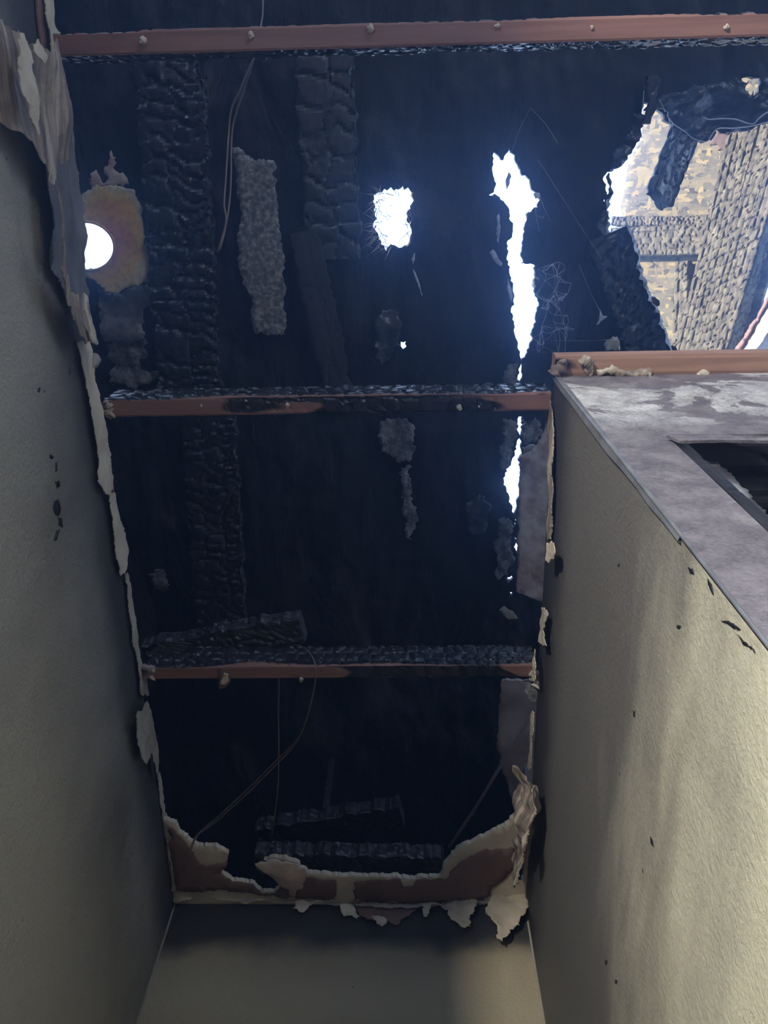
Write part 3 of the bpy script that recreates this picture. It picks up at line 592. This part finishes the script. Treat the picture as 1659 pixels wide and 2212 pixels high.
for i, (nm, pts, off, m, amp, lb) in enumerate(S):
    o = sheet(nm, pts, LW.off(off), M[m], res=.007, thick=.002, jag=.0028, step=.004, disp=curl(amp, 7, 0, .5), seed=100+i, smooth=False); tag(o, lb, 'torn board')
o = sheet('peeled_board_edge', [(78,-20),(98,-20),(104,60),(104,120),(90,110),(84,50)], LW.off(.006), M['brown'], res=.015, thick=.003, jag=.002); tag(o, 'bare brown board face in the top left corner of the picture', 'torn board')
o = sheet('hanging_shred', [(182,632),(190,640),(196,690),(207,715),(210,745),(200,740),(192,700),(184,670)], LW.off(.05), M['paper'], res=.01, thick=.003, jag=.003); tag(o, 'pale thin shred hanging right of the torn brown tail', 'torn board')
o = sheet('hanging_shred', [(206,762),(212,765),(219,778),(212,792),(203,795),(203,775)], LW.off(.06), M['paperdim'], res=.01, thick=.003, jag=.001); tag(o, 'leaf shaped pale shred above the left end of the middle joist', 'torn board')
o = sheet('hanging_shred', [(133,268),(140,262),(152,263),(148,275),(138,288)], LW.off(.04), M['paperdim'], res=.01, thick=.003, jag=.001); tag(o, 'tiny pale tab sticking out right of the large torn sheet', 'torn board')
def lump(label, pts, rads, plane, m='torn', name='plaster_lump'):
    o = tube(name, [plane.at(*p) for p in pts], rads, M[m], sides=14, sub=8, lumpy=.8); tag(o, label, 'plaster lump', 'plaster lumps at the joist ends'); return o
lump('round plaster lump at the left end of the middle joist', [(222,868),(228,876),(231,886),(226,896)], [.006, .012, .012, .006], CEIL.off(.004), 'torn')
lump('mottled plaster lump at the left end of the lowest joist', [(311,1437),(318,1444),(322,1452),(318,1460)], [.006, .011, .010, .005], CEIL.off(.004))
lump('cream plaster lump at the right end of the lowest joist', [(1147,1452),(1155,1458),(1162,1468),(1158,1480)], [.007, .012, .012, .007], CEIL.off(.004), 'nail')
e = empty('board_scrap', CEIL.at(483, 1468), 'cream and brown board scrap nailed to the lowest joist', 'board scrap')
sheet('brown_backing', [(474,1442),(498,1443),(498,1470),(490,1484),(473,1489),(472,1465)], CEIL.off(.004), M['brown'], res=.008, thick=.002, jag=.001, parent=e)
sheet('cream_face', [(484,1454),(494,1457),(494,1470),(488,1478),(474,1480),(478,1468)], CEIL.off(.009), M['paper'], res=.008, thick=.002, jag=.002, parent=e)

# ---------------------------------------------------------------- torn board along the right wall
R = [
 ('peeled_board_edge', [(1178,885),(1190,860),(1196,900),(1200,960),(1198,1100),(1192,1165),(1186,1165),(1190,1060),(1188,960)], .004, 'torn', .006, 'brown curled paper edge down the right wall above the pale tab'),
 ('peeled_board_edge', [(1186,1172),(1203,1172),(1204,1195),(1200,1208),(1186,1212)], .016, 'paper', .01, 'pale folded tab on the right wall edge halfway down'),
 ('peeled_board_edge', [(1176,1320),(1184,1312),(1188,1330),(1182,1360),(1186,1395),(1176,1385),(1172,1345)], .008, 'paperdim', .01, 'curled pale edge on the right wall above the lowest joist'),
 ('peeled_board_edge', [(1160,1405),(1168,1412),(1168,1470),(1160,1470),(1156,1440)], .010, 'paper', .01, 'cream knobbly edge at the right end of the lowest joist'),
 ('peeled_board_edge', [(1150,1540),(1155,1540),(1152,1620),(1148,1660),(1142,1660),(1148,1600)], .006, 'paper', .004, 'thin cream thread like edge on the right wall below the lowest joist'),
 ('peeled_board_paper', [(1136,1655),(1144,1655),(1148,1690),(1165,1708),(1166,1760),(1160,1800),(1168,1815),(1160,1850),(1152,1860),(1150,1835),(1138,1860),(1136,1915),(1128,1910),(1122,1850),(1132,1780),(1130,1700)], .022, 'torn', .03, 'large torn board bundle hanging where the right wall meets the end wall'),
]
for i, (nm, pts, off, m, amp, lb) in enumerate(R):
    o = sheet(nm, pts, RW.off(off), M[m], res=.007, thick=.002, jag=.0028, step=.004, disp=curl(amp, 9), seed=130+i, smooth=False); tag(o, lb, 'torn board')
o = sheet('dark_board_sliver', [(1116,1700),(1134,1652),(1140,1700),(1132,1800),(1126,1900),(1115,1900),(1113,1800)], Plane(RW.at(1135,1780)+np.array([-.03,0,0]), (-1,-.5,0)), M['sootpaper'], res=.01, thick=.004, jag=.002); tag(o, 'dark blue grey sliver beside the torn bundle at the right corner', 'torn board')

# ---------------------------------------------------------------- broken ceiling edge over the end wall
e = empty('ceiling_remnant', CEIL.at(740, 1930), 'broken ceiling board left along the end wall, brown paper and cream core', 'ceiling board')
outl = [(350,1768),(380,1778),(398,1806),(420,1822),(470,1830),(492,1842),(490,1862),(476,1886),(500,1902),(545,1908),(565,1928),(590,1928),(605,1915),(604,1885),(570,1858),(590,1852),(640,1862),(664,1886),(720,1891),(800,1893),(880,1897),(955,1895),(958,1870),(975,1845),(1010,1822),(1060,1800),(1090,1785),(1118,1752),(1150,1760),(1150,1965),(365,1962),(365,1900)]
ceilm = sheet('gypsum_core', outl, CEIL, M['paper'], res=.02, thick=.012, jag=.003, step=.005, parent=e, seed=7)
for k, (bp, lb) in enumerate([([(362,1785),(378,1795),(412,1836),(420,1842),(432,1868),(492,1866),(478,1888),(500,1904),(545,1910),(565,1930),(592,1930),(610,1915),(640,1900),(663,1897),(725,1903),(725,1944),(640,1940),(560,1935),(480,1922),(420,1928),(382,1925),(372,1870)], None),
    ([(766,1905),(866,1901),(868,1920),(892,1915),(900,1900),(962,1900),(990,1865),(1045,1838),(1110,1832),(1108,1880),(1090,1900),(1060,1925),(1045,1944),(930,1952),(764,1946)], None)]):
    sheet('brown_paper_face', bp, CEIL.off(.004), M['brown'], res=.02, thick=.002, jag=.003, step=.005, parent=e, seed=20+k)
def hang(label, pts, off=.012, m='paper', amp=.012, seed=1, name='hanging_flake'):
    pl = BW.off(off)
    o = sheet(name, pts, pl, M[m], res=.007, thick=.0012, jag=.0028, step=.004, disp=curl(amp, 14), seed=seed); tag(o, label, 'torn paper', 'torn paper flakes along the top of the end wall'); return o
hang('large pointed cream flake hanging in the right corner of the end wall', [(1058,1945),(1075,1925),(1108,1912),(1112,1922),(1135,1925),(1141,1950),(1136,1975),(1124,1985),(1122,2000),(1102,2008),(1094,2028),(1085,2038),(1073,2030),(1074,2012),(1060,1990),(1055,1975),(1048,1972)], .03, seed=201)
hang('cream flake fanning out left of the large corner flake', [(912,1960),(1000,1950),(1030,1950),(1030,1968),(1015,1985),(1016,2010),(1005,2012),(985,1998),(972,1985),(968,1970),(950,1962),(935,1962),(925,1985),(918,1990),(912,1975)], .012, seed=202)
hang('small cream flake left of the brown triangle', [(738,1955),(760,1958),(768,1975),(780,1985),(770,1988),(755,1980),(740,1975),(735,1965)], .014, seed=203)
hang('brown paper triangle hanging at the middle of the end wall', [(758,1945),(910,1948),(900,1965),(870,1985),(855,1998),(838,1990),(815,1995),(790,1990),(775,1972)], .008, 'brown', .006, 204)
hang('tiny cream shred under the brown triangle', [(800,1990),(825,1985),(836,1988),(832,1998),(815,2003)], .02, seed=205)
hang('forked cream flake left of centre on the end wall', [(632,1950),(700,1950),(685,1955),(668,1960),(655,1974),(645,1972),(640,1966),(634,1968)], .012, seed=206)
hang('low wide cream flake beside the grey patch on the end wall', [(495,1930),(540,1935),(600,1945),(570,1950),(530,1957),(523,1955),(510,1950)], .010, seed=207)
hang('cream flake in the left far corner of the end wall', [(374,1935),(422,1924),(424,1940),(410,1952),(376,1955)], .012, seed=208)
hang('thin cream tape edge running along the top of the end wall', [(376,1932),(430,1922),(480,1928),(560,1938),(640,1946),(740,1952),(900,1955),(1058,1945),(1058,1952),(900,1963),(740,1958),(640,1952),(560,1948),(480,1945),(430,1940),(376,1945)], .016, 'paperdim', .004, 209)
o = sheet('brown_flap', [(552,1860),(585,1852),(640,1864),(664,1884),(655,1915),(640,1922),(636,1940),(625,1940),(622,1920),(600,1905),(585,1890),(570,1878)], CEIL.off(.022), M['brownlt'], res=.01, thick=.003, jag=.003, disp=curl(.012, 12)); tag(o, 'grey brown paper flap hanging in the notch of the ceiling remnant', 'torn paper')

# ---------------------------------------------------------------- doorway
e = empty('corner_bead', (XR, YD, H), 'bent metal bead along the corner between right wall and doorway wall', 'corner bead')
bp = [(1197,822),(1215,850),(1245,900),(1285,952),(1320,1000),(1350,1040),(1378,1076),(1405,1110),(1440,1160),(1470,1190)]
wl_ = [.001, .0025, .004, .0045, .004, .0025, .0008, .0015, .001, .0002]
V, Fc = [], []
for k, p_ in enumerate(bp):
    c = RW.at(*p_); zc = c[2]; r_ = .004*math.sin(k*2.1)
    fl = .008*(1-k/9.3); V += [(XR-.002, YD-.006, zc), (XR-.004-wl_[k]*.25, YD+wl_[k]+r_*.3, zc), (XR-.0015-wl_[k]*.2, YD+wl_[k]+r_*.3, zc-.002), (XR+fl, YD-.007, zc)]
for k in range(len(bp)-1):
    a = k*4; b = a+4; Fc += [(a, a+1, b+1, b), (a+1, a+2, b+2, b+1), (a+3, a, b, b+3)]
obj('bead_flange', V, Fc, M['steel'], e)
tube('bead_nose', [(XR-.001, YD-.006, zz_) for zz_ in (H, 2.2, 1.9, 1.6, 1.2, .3)], .0022, M['steel'], e, sub=2)
d1 = empty('door_1', ((XJ+XE)/2, YD, 0), 'burnt door frame in the doorway wall', 'door frame'); d1['kind'] = 'structure'
del d1['category']
def fr(name, x0, x1, y0, y1, z0, z1, m='char'): return obj(name, *box(x0, x1, y0, y1, z0, z1), M[m], d1)
char_beam('jamb', (XJ+.012, YD+.055, 0), (XJ+.012, YD+.055, HD), .115, .022, (1, 0, 0), M['char'], cl=.09, cs=.03, depth=.004, res=.009, parent=d1, seed=91)
char_beam('jamb', (XE-.012, YD+.055, 0), (XE-.012, YD+.055, HD), .115, .022, (1, 0, 0), M['char'], cl=.09, cs=.03, depth=.004, res=.02, parent=d1, seed=92)
char_beam('head', (XJ, YD+.055, HD-.012), (XE, YD+.055, HD-.012), .115, .022, (0, 0, 1), M['char'], cl=.12, cs=.03, depth=.004, res=.009, parent=d1, seed=93)
char_beam('door_stop', (XJ+.03, YD+.075, 0), (XJ+.03, YD+.075, HD-.02), .035, .013, (1, 0, 0), M['char'], cl=.2, cs=.02, depth=.003, res=.01, parent=d1, seed=94)
o = sheet('casing_remnant', [(1440,940),(1450,938),(1560,938),(1659,942),(1730,945),(1730,952),(1659,952),(1560,950),(1470,952)], DW.off(.012), M['dw'], res=.02, thick=.004, jag=.0006, parent=d1)
CP = Plane((0, YD+.03, 0), (0, -1, 0))
for k, (pts, off, lb) in enumerate([
    ([(1440,952),(1500,962),(1535,985),(1570,1020),(1600,1052),(1635,1085),(1700,1150),(1900,1350),(1900,1520),(1640,1235),(1560,1135),(1500,1060),(1440,980)], 0, 'scorched board standing just inside the doorway, widest one'),
    ([(1440,960),(1462,972),(1500,1015),(1530,1050),(1600,1130),(1900,1460),(1900,1500),(1600,1185),(1540,1110),(1480,1040),(1440,985)], .02, 'narrow scorched lath lying over the board inside the doorway')]):
    o = sheet('scorched_board', pts, CP.off(off), M['greymetal' if k == 0 else 'sootpaper'], res=.02, thick=.012, jag=.003, disp=lambda p, u, v: .004*fbm(p, 18), seed=260+k); tag(o, lb, 'board')
o = sheet('pale_scrap', [(1607,1090),(1625,1090),(1640,1108),(1659,1118),(1665,1140),(1650,1138),(1634,1125),(1620,1112)], CP.off(.024), M['paper'], res=.008, thick=.003, jag=.002, disp=lambda p, u, v: .01*fbm(p, 20)); tag(o, 'pale torn scrap on the boards inside the doorway', 'scrap')
# chips and cracks in the plaster, parts of the walls
WL = bpy.data.objects['wall_left']; WR = bpy.data.objects['wall_right']
for i, pts in enumerate([[(108,982),(117,985),(114,992),(109,990)], [(120,1000),(125,998),(124,1018),(120,1020)], [(118,1040),(128,1038),(131,1050),(124,1056)], [(118,1082),(128,1080),(132,1100),(128,1115),(120,1112),(116,1098)], [(126,1118),(134,1120),(136,1140),(128,1135)], [(122,1146),(130,1142),(124,1165),(117,1168)], [(82,842),(88,838),(84,848)], [(150,800),(154,796),(152,808),(149,810)]]):
    sheet('plaster_chip', pts, LW.off(.0012), M['char'], res=.01, thick=.0008, jag=.0012, step=.003, parent=WL, seed=300+i)
for i, pts in enumerate([[(1462,1350),(1469,1352),(1466,1358),(1461,1356)], [(1367,1534),(1371,1536),(1371,1549),(1368,1548)], [(1404,1807),(1409,1815),(1411,1830),(1405,1822)], [(1306,2074),(1311,2075),(1310,2083),(1306,2082)], [(1329,2115),(1333,2118),(1330,2126),(1327,2120)], [(1334,1218),(1337,1217),(1337,1224),(1334,1224)], [(1556,1340),(1575,1343),(1590,1352),(1598,1360),(1588,1356),(1572,1348)], [(1592,1370),(1606,1386),(1622,1396),(1630,1410),(1620,1402),(1604,1392)], [(1528,1250),(1536,1262),(1540,1285),(1534,1275),(1529,1262)], [(1485,1225),(1495,1228),(1498,1240),(1490,1238)]]):
    sheet('plaster_chip', pts, RW.off(.0012), M['char'], res=.01, thick=.0008, jag=.001, step=.003, parent=WR, seed=320+i)

# ---------------------------------------------------------------- thin smoke haze, mostly added to stand in for blue lens glare
hz = bpy.data.materials.new('thin blue glare haze'); hz.use_nodes = True; t = hz.node_tree
t.nodes.remove(t.nodes['Principled BSDF'])
vs = t.nodes.new('ShaderNodeVolumeScatter'); vs.inputs['Color'].default_value = (.22, .42, 1, 1); vs.inputs['Density'].default_value = .20; vs.inputs['Anisotropy'].default_value = .87
va = t.nodes.new('ShaderNodeVolumeAbsorption'); va.inputs['Color'].default_value = (.22, .42, 1, 1); va.inputs['Density'].default_value = .20
ad = t.nodes.new('ShaderNodeAddShader'); t.links.new(vs.outputs[0], ad.inputs[0]); t.links.new(va.outputs[0], ad.inputs[1])
t.links.new(ad.outputs[0], t.nodes['Material Output'].inputs['Volume'])
o = obj('glare_haze', *box(-1.95, 3.3, -3.0, 3.7, -.25, 5.6), hz); o['kind'] = 'stuff'; tag(o, 'thin blue glare haze added for the lens glare veil, filling the corridor and the open roof void', 'haze')
